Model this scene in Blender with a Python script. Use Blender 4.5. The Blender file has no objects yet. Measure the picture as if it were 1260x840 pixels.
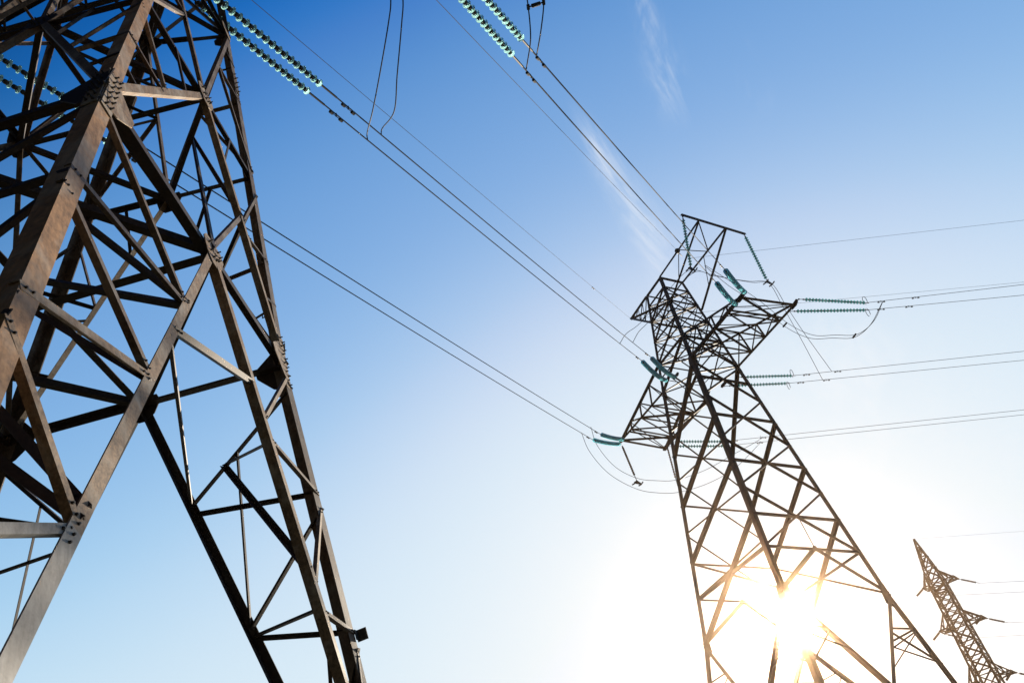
import bpy, math, random
from mathutils import Vector as V, Matrix

# ------------------------------------------------------------------ camera, sky, sun, exposure
scene = bpy.context.scene
COL = scene.collection
EYE = 1.73
GLARE_HAZE = 0.00036
cam_d = bpy.data.cameras.new("camera")
cam = bpy.data.objects.new("camera", cam_d)
COL.objects.link(cam)
R_ = V((0.98242402, 0.12246173, -0.14087635))
U_ = V((0.18666286, -0.64452751, 0.74144539))
F_ = V((0.0, 0.75471015, 0.65605837))
cam.matrix_world = Matrix(((R_.x, U_.x, -F_.x, 0), (R_.y, U_.y, -F_.y, 0), (R_.z, U_.z, -F_.z, EYE), (0, 0, 0, 1)))
cam_d.sensor_width = 36.0
cam_d.lens = 26.605
cam_d.clip_end = 6000.0
cam_d.clip_start = 0.05
scene.camera = cam

SUN_EL, SUN_AZ = math.radians(17.1), math.radians(15.3)
SUN_DIR = V((math.sin(SUN_AZ) * math.cos(SUN_EL), math.cos(SUN_AZ) * math.cos(SUN_EL), math.sin(SUN_EL)))

world = bpy.data.worlds.new("World")
scene.world = world
world.use_nodes = True
wn, wl = world.node_tree.nodes, world.node_tree.links
wn.clear()


def N(nodes, t, **kw):
    n = nodes.new(t)
    for k, v in kw.items():
        if k == "inp":
            for a, b in v.items():
                n.inputs[a].default_value = b
        else:
            setattr(n, k, v)
    return n


def M(op, a, b=None, c=None, clamp=False):
    n = wn.new("ShaderNodeMath")
    n.operation = op
    n.use_clamp = clamp
    for i, x in enumerate((a, b, c)):
        if x is None:
            continue
        if isinstance(x, (int, float)):
            n.inputs[i].default_value = x
        else:
            wl.new(x, n.inputs[i])
    return n.outputs[0]


sky = N(wn, "ShaderNodeTexSky", sky_type="NISHITA", sun_disc=False, sun_elevation=SUN_EL, sun_rotation=SUN_AZ,
        altitude=150.0, air_density=1.0, dust_density=0.6, ozone_density=2.0)
tc = N(wn, "ShaderNodeTexCoord")
sep = N(wn, "ShaderNodeSeparateXYZ")
wl.new(tc.outputs["Generated"], sep.inputs[0])
hz = M("ADD", M("MAXIMUM", sep.outputs[2], 0.0), 0.1)
px, py = M("DIVIDE", sep.outputs[0], hz), M("DIVIDE", sep.outputs[1], hz)     # a flat cloud layer seen from below
comb = N(wn, "ShaderNodeCombineXYZ")
wl.new(px, comb.inputs[0])
wl.new(py, comb.inputs[1])


def cirrus(ax, ay, bx, by, width, seed, nscale, stretch, lo, hi):
    """a wisp of high cloud lying between two points of the cloud layer"""
    L = math.hypot(bx - ax, by - ay)
    dx, dy = (bx - ax) / L, (by - ay) / L
    t = M("ADD", M("MULTIPLY", M("SUBTRACT", px, ax), dx), M("MULTIPLY", M("SUBTRACT", py, ay), dy))
    o = M("ADD", M("MULTIPLY", M("SUBTRACT", px, ax), -dy), M("MULTIPLY", M("SUBTRACT", py, ay), dx))
    c2 = N(wn, "ShaderNodeCombineXYZ")
    wl.new(M("MULTIPLY", t, stretch), c2.inputs[0])
    wl.new(M("ADD", o, seed), c2.inputs[1])
    nz = N(wn, "ShaderNodeTexNoise", inp={"Scale": nscale, "Detail": 9.0, "Roughness": 0.6, "Distortion": 0.8})
    wl.new(c2.outputs[0], nz.inputs["Vector"])
    tt = M("DIVIDE", t, L)
    w_ = M("MULTIPLY", M("ADD", M("MULTIPLY", tt, 0.7), 0.5), width)
    g = M("EXPONENT", M("MULTIPLY", M("POWER", M("ABSOLUTE", M("DIVIDE", o, w_)), 2.0), -1.0))
    e = M("MULTIPLY", N_ss(tt, -0.15, 0.25), M("SUBTRACT", 1.0, N_ss(tt, 0.8, 1.25)))
    m = N(wn, "ShaderNodeMapRange", inp={"From Min": lo, "From Max": hi})
    wl.new(nz.outputs["Fac"], m.inputs["Value"])
    c3_ = N(wn, "ShaderNodeCombineXYZ")
    wl.new(M("MULTIPLY", t, stretch * 0.45), c3_.inputs[0])
    wl.new(M("ADD", M("ADD", o, seed * 1.7), M("MULTIPLY", M("MULTIPLY", t, t), 0.35)), c3_.inputs[1])
    nf = N(wn, "ShaderNodeTexNoise", inp={"Scale": nscale * 4.5, "Detail": 6.0, "Roughness": 0.6, "Distortion": 0.3})
    wl.new(c3_.outputs[0], nf.inputs["Vector"])
    mf = N(wn, "ShaderNodeMapRange", inp={"From Min": 0.36, "From Max": 0.64, "To Min": 0.35, "To Max": 1.15})
    wl.new(nf.outputs["Fac"], mf.inputs["Value"])
    return M("MULTIPLY", M("MULTIPLY", M("MULTIPLY", g, e), m.outputs[0]), mf.outputs[0])


def N_ss(x, a, b):
    m = wn.new("ShaderNodeMapRange")
    m.interpolation_type = "SMOOTHSTEP"
    m.inputs["From Min"].default_value = a
    m.inputs["From Max"].default_value = b
    wl.new(x, m.inputs["Value"])
    return m.outputs[0]


c1 = cirrus(0.150, 0.600, 0.285, 0.925, 0.026, 3.1, 17.0, 0.28, 0.36, 0.72)
c2 = cirrus(0.215, 0.385, 0.280, 0.600, 0.018, 7.7, 26.0, 0.3, 0.44, 0.72)
c3 = cirrus(0.560, 1.000, 0.800, 1.620, 0.120, 1.4, 8.0, 0.45, 0.42, 0.75)
c4 = cirrus(0.360, 0.520, 0.400, 0.640, 0.016, 5.2, 16.0, 0.45, 0.50, 0.85)
cl = M("ADD", M("ADD", M("MULTIPLY", c1, 0.8), M("MULTIPLY", c2, 0.42)), M("ADD", M("MULTIPLY", c3, 0.65), M("MULTIPLY", c4, 0.25)), clamp=True)

# photographic response of a bright backlit sky: lift the pale haze, keep the zenith a deep blue
SKY_K = 0.12
sc_ = N(wn, "ShaderNodeVectorMath", operation="SCALE", inp={"Scale": SKY_K})
wl.new(sky.outputs[0], sc_.inputs[0])
crv = N(wn, "ShaderNodeRGBCurve")
for ci, pts in enumerate((
        [(0, 0), (.06, .001), (.074, .006), (.085, .058), (.105, .15), (.14, .255), (.18, .39), (.223, .53), (.28, .64), (.36, .71), (.50, .785), (.70, .84), (1, .89)],
        [(0, 0), (.09, .06), (.127, .135), (.14, .20), (.168, .335), (.22, .465), (.26, .565), (.30, .655), (.34, .725), (.40, .795), (.50, .855), (.70, .91), (1, .945)],
        [(0, 0), (.15, .28), (.235, .53), (.25, .58), (.296, .69), (.37, .79), (.45, .87), (.52, .915), (.65, .955), (.80, .975), (1, .985)])):
    c = crv.mapping.curves[ci]
    c.points[0].location = pts[0]
    c.points[-1].location = pts[-1]
    for p_ in pts[1:-1]:
        c.points.new(*p_)
crv.mapping.update()
wl.new(sc_.outputs[0], crv.inputs["Color"])
ov = N(wn, "ShaderNodeVectorMath", operation="SUBTRACT")          # the glare round the sun stays brighter than white
wl.new(sc_.outputs[0], ov.inputs[0])
ov.inputs[1].default_value = (1, 1, 1)
ov2 = N(wn, "ShaderNodeVectorMath", operation="MAXIMUM")
wl.new(ov.outputs[0], ov2.inputs[0])
ov3 = N(wn, "ShaderNodeVectorMath", operation="SCALE", inp={"Scale": 0.4})
wl.new(ov2.outputs[0], ov3.inputs[0])
hsv = N(wn, "ShaderNodeVectorMath", operation="ADD")
wl.new(crv.outputs[0], hsv.inputs[0])
wl.new(ov3.outputs[0], hsv.inputs[1])
mixc = N(wn, "ShaderNodeMix", data_type="RGBA")
wl.new(cl, mixc.inputs[0])
wl.new(hsv.outputs[0], mixc.inputs[6])
mixc.inputs[7].default_value = (0.93, 0.96, 1.0, 1)
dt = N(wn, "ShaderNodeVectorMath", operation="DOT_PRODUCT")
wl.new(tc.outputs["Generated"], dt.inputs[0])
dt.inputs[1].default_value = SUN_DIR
away = N_ss(dt.outputs["Value"], 0.15, 0.62)                     # sky dimmed away from the sun, added to cut fill on shaded steel
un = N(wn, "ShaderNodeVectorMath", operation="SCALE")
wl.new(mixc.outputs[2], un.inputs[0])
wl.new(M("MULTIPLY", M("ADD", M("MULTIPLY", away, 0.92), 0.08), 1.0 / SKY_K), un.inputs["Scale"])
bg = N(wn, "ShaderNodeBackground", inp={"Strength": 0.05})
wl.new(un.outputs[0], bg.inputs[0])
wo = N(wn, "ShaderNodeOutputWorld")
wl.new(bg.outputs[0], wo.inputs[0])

sun_d = bpy.data.lights.new("sun", "SUN")
sun_d.energy = 5.0
sun_d.angle = math.radians(0.53)
sun_d.color = (1.0, 0.86, 0.68)
sun = bpy.data.objects.new("sun", sun_d)
COL.objects.link(sun)
sun.rotation_euler = (-SUN_DIR).to_track_quat("-Z", "Y").to_euler()

scene.view_settings.view_transform = "Standard"
scene.view_settings.look = "None"
scene.view_settings.gamma = 1.0
scene.view_settings.exposure = 1.26
scene.view_settings.use_curve_mapping = False
scene.render.engine = "CYCLES"
scene.cycles.max_bounces = 6
scene.cycles.volume_bounces = 0

# ------------------------------------------------------------------ materials
def new_mat(name):
    m = bpy.data.materials.new(name)
    m.use_nodes = True
    t = m.node_tree
    return m, t.nodes, t.links, t.nodes["Principled BSDF"]


def steel(name, dark, mid, pale, pale_amount, scale=2.2, rough=0.62, spec=0.35):
    """weathered bare steel: rust, darker stains and patches where the zinc is left"""
    m, n, l, p = new_mat(name)
    c = N(n, "ShaderNodeTexCoord")
    oi = N(n, "ShaderNodeObjectInfo")
    off = N(n, "ShaderNodeVectorMath", operation="SCALE", inp={"Scale": 40.0})
    l.new(oi.outputs["Random"], off.inputs[0])
    add = N(n, "ShaderNodeVectorMath", operation="ADD")
    l.new(c.outputs["Object"], add.inputs[0])
    l.new(off.outputs[0], add.inputs[1])
    n1 = N(n, "ShaderNodeTexNoise", inp={"Scale": scale, "Detail": 8.0, "Roughness": 0.65, "Distortion": 0.6})
    n2 = N(n, "ShaderNodeTexNoise", inp={"Scale": scale * 9, "Detail": 6.0, "Roughness": 0.7})
    mp = N(n, "ShaderNodeMapping", inp={"Scale": (14.0, 14.0, 1.6)})
    l.new(add.outputs[0], mp.inputs[0])
    n3 = N(n, "ShaderNodeTexNoise", inp={"Scale": 1.5, "Detail": 4.0, "Roughness": 0.6})
    l.new(mp.outputs[0], n3.inputs["Vector"])
    for q in (n1, n2):
        l.new(add.outputs[0], q.inputs["Vector"])
    r1 = N(n, "ShaderNodeValToRGB")
    r1.color_ramp.elements[0].position = 0.32
    r1.color_ramp.elements[0].color = (*dark, 1)
    r1.color_ramp.elements[1].position = 0.62
    r1.color_ramp.elements[1].color = (*mid, 1)
    l.new(n2.outputs["Fac"], r1.inputs[0])
    mr = N(n, "ShaderNodeMapRange", inp={"From Min": 0.46, "From Max": 0.66, "To Max": pale_amount})
    l.new(n1.outputs["Fac"], mr.inputs["Value"])
    mx = N(n, "ShaderNodeMix", data_type="RGBA")
    l.new(mr.outputs[0], mx.inputs[0])
    l.new(r1.outputs[0], mx.inputs[6])
    mx.inputs[7].default_value = (*pale, 1)
    st = N(n, "ShaderNodeMapRange", inp={"From Min": 0.35, "From Max": 0.75, "To Min": 0.72, "To Max": 1.18})
    l.new(n3.outputs["Fac"], st.inputs["Value"])
    mu = N(n, "ShaderNodeMix", data_type="RGBA", blend_type="MULTIPLY", inp={0: 1.0})
    l.new(mx.outputs[2], mu.inputs[6])
    l.new(st.outputs[0], mu.inputs[7])
    l.new(mu.outputs[2], p.inputs["Base Color"])
    p.inputs["Roughness"].default_value = rough
    p.inputs["Specular IOR Level"].default_value = spec
    bp = N(n, "ShaderNodeBump", inp={"Strength": 0.25, "Distance": 0.004})
    l.new(n2.outputs["Fac"], bp.inputs["Height"])
    l.new(bp.outputs[0], p.inputs["Normal"])
    return m


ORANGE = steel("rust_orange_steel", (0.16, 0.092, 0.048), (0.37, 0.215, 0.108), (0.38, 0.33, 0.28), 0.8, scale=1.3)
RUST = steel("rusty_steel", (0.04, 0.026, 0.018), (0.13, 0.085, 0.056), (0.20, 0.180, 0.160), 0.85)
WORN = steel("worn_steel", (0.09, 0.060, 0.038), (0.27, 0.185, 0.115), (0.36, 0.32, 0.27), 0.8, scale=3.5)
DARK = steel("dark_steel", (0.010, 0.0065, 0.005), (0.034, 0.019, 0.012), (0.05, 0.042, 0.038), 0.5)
ZINC = steel("zinc_steel", (0.20, 0.195, 0.19), (0.28, 0.275, 0.27), (0.36, 0.36, 0.355), 0.7, scale=4.0)


def plain(name, col, rough=0.5, metal=0.0, noise=0.25):
    m, n, l, p = new_mat(name)
    c = N(n, "ShaderNodeTexCoord")
    nz = N(n, "ShaderNodeTexNoise", inp={"Scale": 6.0, "Detail": 5.0})
    l.new(c.outputs["Object"], nz.inputs["Vector"])
    r = N(n, "ShaderNodeValToRGB")
    r.color_ramp.elements[0].color = (*[x * (1 - noise) for x in col], 1)
    r.color_ramp.elements[1].color = (*[min(1, x * (1 + noise)) for x in col], 1)
    l.new(nz.outputs["Fac"], r.inputs[0])
    l.new(r.outputs[0], p.inputs["Base Color"])
    p.inputs["Roughness"].default_value = rough
    p.inputs["Metallic"].default_value = metal
    return m


IRON = plain("cast_iron", (0.035, 0.033, 0.032), 0.55, 0.3)
ALU = plain("aluminium_strand", (0.035, 0.042, 0.055), 0.85, 0.0)
CONC = plain("concrete", (0.36, 0.35, 0.33), 0.9)


def glass_mat(name="toughened_glass", base=(0.68, 0.93, 0.95, 1), thru=(0.60, 0.95, 0.94, 1), f=0.26):
    m, n, l, p = new_mat(name)
    p.inputs["Base Color"].default_value = base
    p.inputs["Roughness"].default_value = 0.03
    p.inputs["IOR"].default_value = 1.45
    p.inputs["Transmission Weight"].default_value = 0.95
    tr = N(n, "ShaderNodeBsdfTranslucent", inp={"Color": thru})
    mx = N(n, "ShaderNodeMixShader", inp={0: f})
    l.new(p.outputs[0], mx.inputs[1])
    l.new(tr.outputs[0], mx.inputs[2])
    l.new(mx.outputs[0], n["Material Output"].inputs[0])
    return m


GLASS = glass_mat()
GLASS_FAR = glass_mat("dirty_green_glass", (0.10, 0.34, 0.33, 1), (0.10, 0.32, 0.31, 1), 0.22)
GLASS_BLUE = glass_mat("teal_glass", (0.50, 0.84, 0.92, 1), (0.30, 0.74, 0.84, 1), 0.30)
BROWN = plain("brown_porcelain", (0.34, 0.21, 0.11), 0.3)


def ground_mat():
    m, n, l, p = new_mat("dry_grass")
    c = N(n, "ShaderNodeTexCoord")
    a = N(n, "ShaderNodeTexNoise", inp={"Scale": 0.25, "Detail": 10.0, "Roughness": 0.7})
    l.new(c.outputs["Object"], a.inputs["Vector"])
    r = N(n, "ShaderNodeValToRGB")
    r.color_ramp.elements[0].color = (0.015, 0.02, 0.008, 1)
    r.color_ramp.elements[1].color = (0.045, 0.04, 0.02, 1)
    l.new(a.outputs["Fac"], r.inputs[0])
    l.new(r.outputs[0], p.inputs["Base Color"])
    p.inputs["Roughness"].default_value = 0.95
    b = N(n, "ShaderNodeTexNoise", inp={"Scale": 12.0, "Detail": 6.0})
    l.new(c.outputs["Object"], b.inputs["Vector"])
    bp = N(n, "ShaderNodeBump", inp={"Strength": 0.8, "Distance": 0.1})
    l.new(b.outputs["Fac"], bp.inputs["Height"])
    l.new(bp.outputs[0], p.inputs["Normal"])
    return m


# ------------------------------------------------------------------ mesh helpers
class MB:
    def __init__(self):
        self.v, self.f, self.m = [], [], []

    def add(self, vs, fs, mi=0):
        o = len(self.v)
        self.v += [tuple(x) for x in vs]
        self.f += [tuple(i + o for i in q) for q in fs]
        self.m += [mi] * len(fs)

    def mesh(self, name, mats, smooth=False):
        me = bpy.data.meshes.new(name)
        me.from_pydata(self.v, [], self.f)
        for m in mats:
            me.materials.append(m)
        if len(mats) > 1:
            me.polygons.foreach_set("material_index", self.m)
        if smooth:
            me.polygons.foreach_set("use_smooth", [True] * len(me.polygons))
        me.update()
        return me

    def build(self, name, mat, parent=None, smooth=False):
        mats = mat if isinstance(mat, (list, tuple)) else [mat]
        o = bpy.data.objects.new(name, self.mesh(name, mats, smooth))
        COL.objects.link(o)
        if parent is not None:
            o.parent = parent
            o.matrix_parent_inverse = world_of(parent).inverted()
        return o


def world_of(o):
    m = o.matrix_basis.copy()
    while o.parent is not None:
        m = o.matrix_parent_inverse @ m
        o = o.parent
        m = o.matrix_basis @ m
    return m


def tag(o, label=None, cat=None, group=None, kind=None):
    for k, x in (("label", label), ("category", cat), ("group", group), ("kind", kind)):
        if x:
            o[k] = x
    return o


def empty(name, loc, label, cat, group=None):
    o = bpy.data.objects.new(name, None)
    o.empty_display_size = 0.5
    o.location = loc
    COL.objects.link(o)
    return tag(o, label, cat, group)


_j = random.Random(5)


def L_bar(mb, p, q, b, xdir, ydir, t=None, center=True, ext=0.0):
    """an L-section bar from p to q: one flange along xdir, the other along ydir"""
    p, q = V(p), V(q)
    d = (q - p).normalized()
    p, q = p - d * ext, q + d * ext
    x = V(xdir)
    x = (x - d * x.dot(d)).normalized()
    y = V(ydir)
    y = y - d * y.dot(d)
    y = (y - x * y.dot(x)).normalized()
    t = t or max(0.008, b * 0.1)
    prof = [(0, 0), (b, 0), (b, t), (t, t), (t, b), (0, b)]
    sh = -b / 2 if center else 0.0
    vs = [p + x * (a + sh) + y * c for a, c in prof] + [q + x * (a + sh) + y * c for a, c in prof]
    right = x.cross(y).dot(d) > 0
    fs = [(i, (i + 1) % 6, (i + 1) % 6 + 6, i + 6) for i in range(6)]
    fs += [(5, 4, 3, 0), (3, 2, 1, 0), (6, 9, 10, 11), (6, 7, 8, 9)]
    if not right:
        fs = [tuple(reversed(k)) for k in fs]
    mb.add(vs, fs)


def brace(name, parent, p, q, b, nrm, mat, flip=False, lift=None, bolts=0):
    """a bracing angle lying on the face whose outward normal is nrm"""
    p, q, nrm = V(p), V(q), V(nrm).normalized()
    d = (q - p).normalized()
    x = nrm.cross(d)
    if flip:
        x = -x
    off = nrm * (_j.uniform(-0.004, 0.012) if lift is None else lift)
    mb = MB()
    L_bar(mb, p + off, q + off, b, x, -nrm)
    o = mb.build(name, mat, parent)
    if bolts:
        for e, s in ((p, 1), (q, -1)):
            for g in (0.05, 0.12)[:bolts]:
                bolt_mb(e + d * s * g + off + nrm * 0.001, nrm, r=0.011, h=0.009, shank=0.006).build("bolt", IRON, o)
    return o


def plate(mb, pts, nrm, th):
    nrm = V(nrm).normalized()
    n = len(pts)
    a = [V(p) + nrm * th / 2 for p in pts]
    c = [V(p) - nrm * th / 2 for p in pts]
    fs = [tuple(range(n)), tuple(range(2 * n - 1, n - 1, -1))]
    fs += [((i + 1) % n, i, i + n, (i + 1) % n + n) for i in range(n)]
    mb.add(a + c, fs)


def bolt_mb(p, nrm, r=0.016, h=0.017, shank=0.028):
    nrm = V(nrm).normalized()
    x = nrm.orthogonal().normalized()
    y = nrm.cross(x)
    mb = MB()
    for rr, z0, z1, k in ((r, 0.0, h, 6), (r * 0.6, h, h + shank, 8)):
        ring = [x * rr * math.cos(2 * math.pi * i / k) + y * rr * math.sin(2 * math.pi * i / k) for i in range(k)]
        vs = [V(p) + v + nrm * z0 for v in ring] + [V(p) + v + nrm * z1 for v in ring]
        fs = [(i, (i + 1) % k, (i + 1) % k + k, i + k) for i in range(k)] + [tuple(range(k, 2 * k)), tuple(reversed(range(k)))]
        mb.add(vs, fs)
    return mb


def tube(mb, pts, r, k=6):
    pts = [V(p) for p in pts]
    rings = []
    for i, p in enumerate(pts):
        d = (pts[min(i + 1, len(pts) - 1)] - pts[max(i - 1, 0)]).normalized()
        x = d.cross(V((0.12, 0.05, 1.0))).normalized()
        y = d.cross(x)
        rings.append([p + x * r * math.cos(2 * math.pi * j / k) + y * r * math.sin(2 * math.pi * j / k) for j in range(k)])
    vs = [v for ring in rings for v in ring]
    fs = []
    for i in range(len(pts) - 1):
        for j in range(k):
            fs.append((i * k + j, i * k + (j + 1) % k, (i + 1) * k + (j + 1) % k, (i + 1) * k + j))
    fs += [tuple(reversed(range(k))), tuple(range(len(vs) - k, len(vs)))]
    mb.add(vs, fs)


def lathe(mb, prof, k, origin, axis, mi=0):
    axis = V(axis).normalized()
    x = axis.orthogonal().normalized()
    y = axis.cross(x)
    vs, fs = [], []
    for (r, h) in prof:
        for j in range(k):
            a = 2 * math.pi * j / k
            vs.append(V(origin) + axis * h + (x * math.cos(a) + y * math.sin(a)) * r)
    for i in range(len(prof) - 1):
        for j in range(k):
            fs.append((i * k + j, i * k + (j + 1) % k, (i + 1) * k + (j + 1) % k, (i + 1) * k + j))
    mb.add(vs, fs, mi)


def catmull(pts, n=8):
    pts = [V(p) for p in pts]
    P = [pts[0] * 2 - pts[1]] + pts + [pts[-1] * 2 - pts[-2]]
    out = []
    for i in range(1, len(P) - 2):
        for k in range(n):
            t = k / n
            a, b, c, d = P[i - 1], P[i], P[i + 1], P[i + 2]
            out.append(0.5 * ((2 * b) + (c - a) * t + (2 * a - 5 * b + 4 * c - d) * t * t + (3 * b - a - 3 * c + d) * t ** 3))
    out.append(pts[-1])
    return out


# ------------------------------------------------------------------ ground
mb = MB()
S = 3000.0
mb.add([(-S, -S, 0), (S, -S, 0), (S, S, 0), (-S, S, 0)], [(0, 1, 2, 3)])
tag(mb.build("ground", ground_mat()), kind="structure")


mb = MB()
X0, X1, Y0, Y1, Z0, Z1 = -400.0, 700.0, -400.0, 900.0, -1.0, 48.0
mb.add([(X0, Y0, Z0), (X1, Y0, Z0), (X1, Y1, Z0), (X0, Y1, Z0), (X0, Y0, Z1), (X1, Y0, Z1), (X1, Y1, Z1), (X0, Y1, Z1)],
       [(3, 2, 1, 0), (4, 5, 6, 7), (0, 1, 5, 4), (1, 2, 6, 5), (2, 3, 7, 6), (3, 0, 4, 7)])
hm = bpy.data.materials.new("glare_haze")  # box of warm scattering air added to imitate lens glare round the sun
hm.use_nodes = True
hm.node_tree.nodes.clear()
pv = N(hm.node_tree.nodes, "ShaderNodeVolumePrincipled", inp={"Color": (1.0, 0.69, 0.45, 1), "Density": GLARE_HAZE, "Anisotropy": 0.983})
ho = N(hm.node_tree.nodes, "ShaderNodeOutputMaterial")
hm.node_tree.links.new(pv.outputs[0], ho.inputs["Volume"])
if GLARE_HAZE > 0:
    tag(mb.build("glare_haze", hm), kind="stuff")


def footing(parent, p, w=0.55, h=0.35):
    m = MB()
    x, y = p[0], p[1]
    a, b = w * 0.5, w * 0.38
    vs = [(x - a, y - a, -0.1), (x + a, y - a, -0.1), (x + a, y + a, -0.1), (x - a, y + a, -0.1),
          (x - b, y - b, h), (x + b, y - b, h), (x + b, y + b, h), (x - b, y + b, h)]
    m.add(vs, [(0, 1, 5, 4), (1, 2, 6, 5), (2, 3, 7, 6), (3, 0, 4, 7), (4, 5, 6, 7)])
    m.build("footing", CONC, parent)


# ------------------------------------------------------------------ the near tower
BRACE = brace


def near_tower():
    def brace(name, parent, p, q, b, nrm, mat, **kw):
        return BRACE(name, parent, p, q, b, nrm, mat, bolts=2 if b >= 0.05 and name != "diaphragm_strut" and name not in ("chord", "lacing") and V(nrm).x > 0.5 else 0, **kw)
    T = empty("lattice_tower", (-5.7, 6.15, 0), "big rusty lattice pylon filling the left side, its bolted legs seen from close below", "pylon")
    ZF, ZR, ZH = 0.0, 9.25, 13.355
    lo = dict(L=V((-3.554, 3.604, ZR)), C=V((-3.338, 8.241, ZR)), D=V((-7.874, 8.778, ZR)), E=V((-8.09, 4.14, ZR)))
    hi = dict(L=V((-4.264, 4.363, ZH)), C=V((-3.977, 7.735, ZH)), D=V((-7.142, 7.945, ZH)), E=V((-7.428, 4.574, ZH)))
    ft = dict(L=V((-1.955, 1.895, ZF)), C=V((-1.37, 9.71, ZF)), D=V((-9.525, 10.652, ZF)), E=V((-9.582, 3.163, ZF)))

    def leg(k, z):
        if z <= ZR:
            return ft[k].lerp(lo[k], z / ZR)
        return lo[k] + (hi[k] - lo[k]) * ((z - ZR) / (ZH - ZR))
    ZU, ZA, ZT = 17.80, 19.73, 22.6
    order = "LCDE"
    nxt = dict(zip("LCDE", "CDEL"))
    prv = dict(zip("LCDE", "ELCD"))
    cen = sum((lo[k] for k in order), V()) / 4

    def nrm(a):
        b = nxt[a]
        n = (lo[b] - lo[a]).cross(hi[a] - lo[a]).normalized()
        if n.dot((lo[a] + lo[b]) / 2 - cen) < 0:
            n = -n
        return n
    FN = {a: nrm(a) for a in order}
    # legs: heel outward, flanges along the two faces
    for k in order:
        legm = None
        for (z0, z1, b) in ((ZF, ZR, 0.18 if k == "L" else 0.19), (ZR, ZU, 0.17), (ZU, ZT, 0.14)):
            m = MB()
            x = leg(nxt[k], (z0 + z1) / 2) - leg(k, (z0 + z1) / 2)
            y = leg(prv[k], (z0 + z1) / 2) - leg(k, (z0 + z1) / 2)
            L_bar(m, leg(k, z0), leg(k, z1), b, x, y, t=0.02, center=False)
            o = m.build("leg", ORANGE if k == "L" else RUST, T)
            if z0 == ZF:
                legm = o
        footing(T, ft[k])
        # splice plates with their bolts, on both flanges
        for z0, ln, b in ((ZR, 0.95, 0.19), (ZU - 1.75, 0.6, 0.17)):
            for fa, side in ((k, nxt[k]), (prv[k], prv[k])):
                d = (leg(k, z0 + 0.5) - leg(k, z0)).normalized()
                x = leg(side, z0) - leg(k, z0)
                x = (x - d * x.dot(d)).normalized()
                n = FN[fa]
                n = (n - d * n.dot(d)).normalized()
                o = leg(k, z0) + n * 0.009
                m = MB()
                plate(m, [o + d * (-ln / 2) + x * 0.012, o + d * (-ln / 2) + x * (b - 0.006), o + d * (ln / 2) + x * (b - 0.006), o + d * (ln / 2) + x * 0.012], n, 0.014)
                pl = m.build("splice_plate", WORN, T)
                nb = 6 if ln > 0.8 else 4
                for i in range(nb):
                    for c in (0.32, 0.72):
                        pp = o + d * (ln * ((i + 0.5 + (0.22 if c > 0.5 else -0.05)) / nb - 0.5)) + x * (b * c) + n * 0.007
                        bolt_mb(pp, n).build("bolt", IRON, pl)

    def gusset(c, n, pts, nb=0, bm=WORN):
        """plate around c on a face with normal n; pts in face axes (along, up)"""
        n = V(n).normalized()
        up = (V((0, 0, 1)) - n * n.z).normalized()
        al = up.cross(n)
        m = MB()
        c = V(c) + n * 0.013
        plate(m, [c + al * a + up * b for a, b in pts], n, 0.012)
        g = m.build("gusset_plate", bm, T)
        for i in range(nb):
            a, b = pts[i % len(pts)]
            f = 0.55 + 0.12 * (i // len(pts))
            bolt_mb(c + al * a * f + up * b * f + n * 0.006, n, r=0.015).build("bolt", IRON, g)
        return g

    GP = [(-0.42, 0.05), (-0.30, 0.22), (0.30, 0.22), (0.42, 0.05), (0.30, -0.26), (0.10, -0.42), (-0.10, -0.42), (-0.30, -0.26)]
    GU = [(-0.34, -0.06), (-0.16, -0.26), (0.16, -0.26), (0.34, -0.06), (0.26, 0.16), (0.10, 0.30), (-0.10, 0.30), (-0.26, 0.16)]
    G = {}
    H = {}
    U = {}
    JO = {k: ft[k].lerp(lo[k], 0.15) for k in order}
    JO["L"] = V((-2.20, 2.40, 1.39))
    for a in order:
        b = nxt[a]
        n = FN[a]
        G[a] = (lo[a] + lo[b]) / 2
        H[a] = (hi[a] + hi[b]) / 2
        U[a] = (leg(a, ZU) + leg(b, ZU)) / 2
        inn = -n * 0.02
        # ring R and ring H horizontals
        for (c, p, q, w) in ((G[a], lo[a], lo[b], 0.115), (H[a], hi[a], hi[b], 0.085), (U[a], leg(a, ZU), leg(b, ZU), 0.08)):
            brace("horizontal_strut", T, p + inn, c + inn, w, n, DARK)
            brace("horizontal_strut", T, c + inn, q + inn, w, n, DARK, flip=True)
        # the long legs of the inverted V from each face centre
        lam = {}
        for k, fl in ((a, True), (b, False)):
            lw = 0.125 if k == "L" else 0.115
            if a == "L" and k == "L":      # this one is pieced together: a newer galvanised length below
                cut = G[a].lerp(JO[k], 0.655)
                brace("diagonal_brace", T, G[a] + n * 0.005, cut + n * 0.005, lw, n, WORN, flip=fl, lift=0)
                brace("diagonal_brace", T, cut + n * 0.006, JO[k] + n * 0.006, lw, n, ZINC, flip=fl, lift=0)["label"] = "pale newer lower length of the long brace"
            else:
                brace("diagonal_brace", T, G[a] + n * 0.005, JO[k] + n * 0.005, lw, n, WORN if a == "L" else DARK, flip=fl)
            lam[k] = lambda t, k=k, a=a: G[a].lerp(ft[k] if False else JO[k], t)
            brace("diagonal_brace", T, H[a] + n * 0.005, lo[k] + n * 0.005, 0.10, n, WORN if a in "LC" else RUST, flip=fl)
            # V up to the next ring
            brace("diagonal_brace", T, H[a] + n * 0.006, leg(k, ZU) + n * 0.006, 0.085, n, RUST, flip=not fl)
        # secondary bracing between legs and the long diagonals (below ring R)
        def lz(k, fr):
            return lo[k].lerp(ft[k], fr)
        S_ = 1.0 / 0.85
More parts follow.
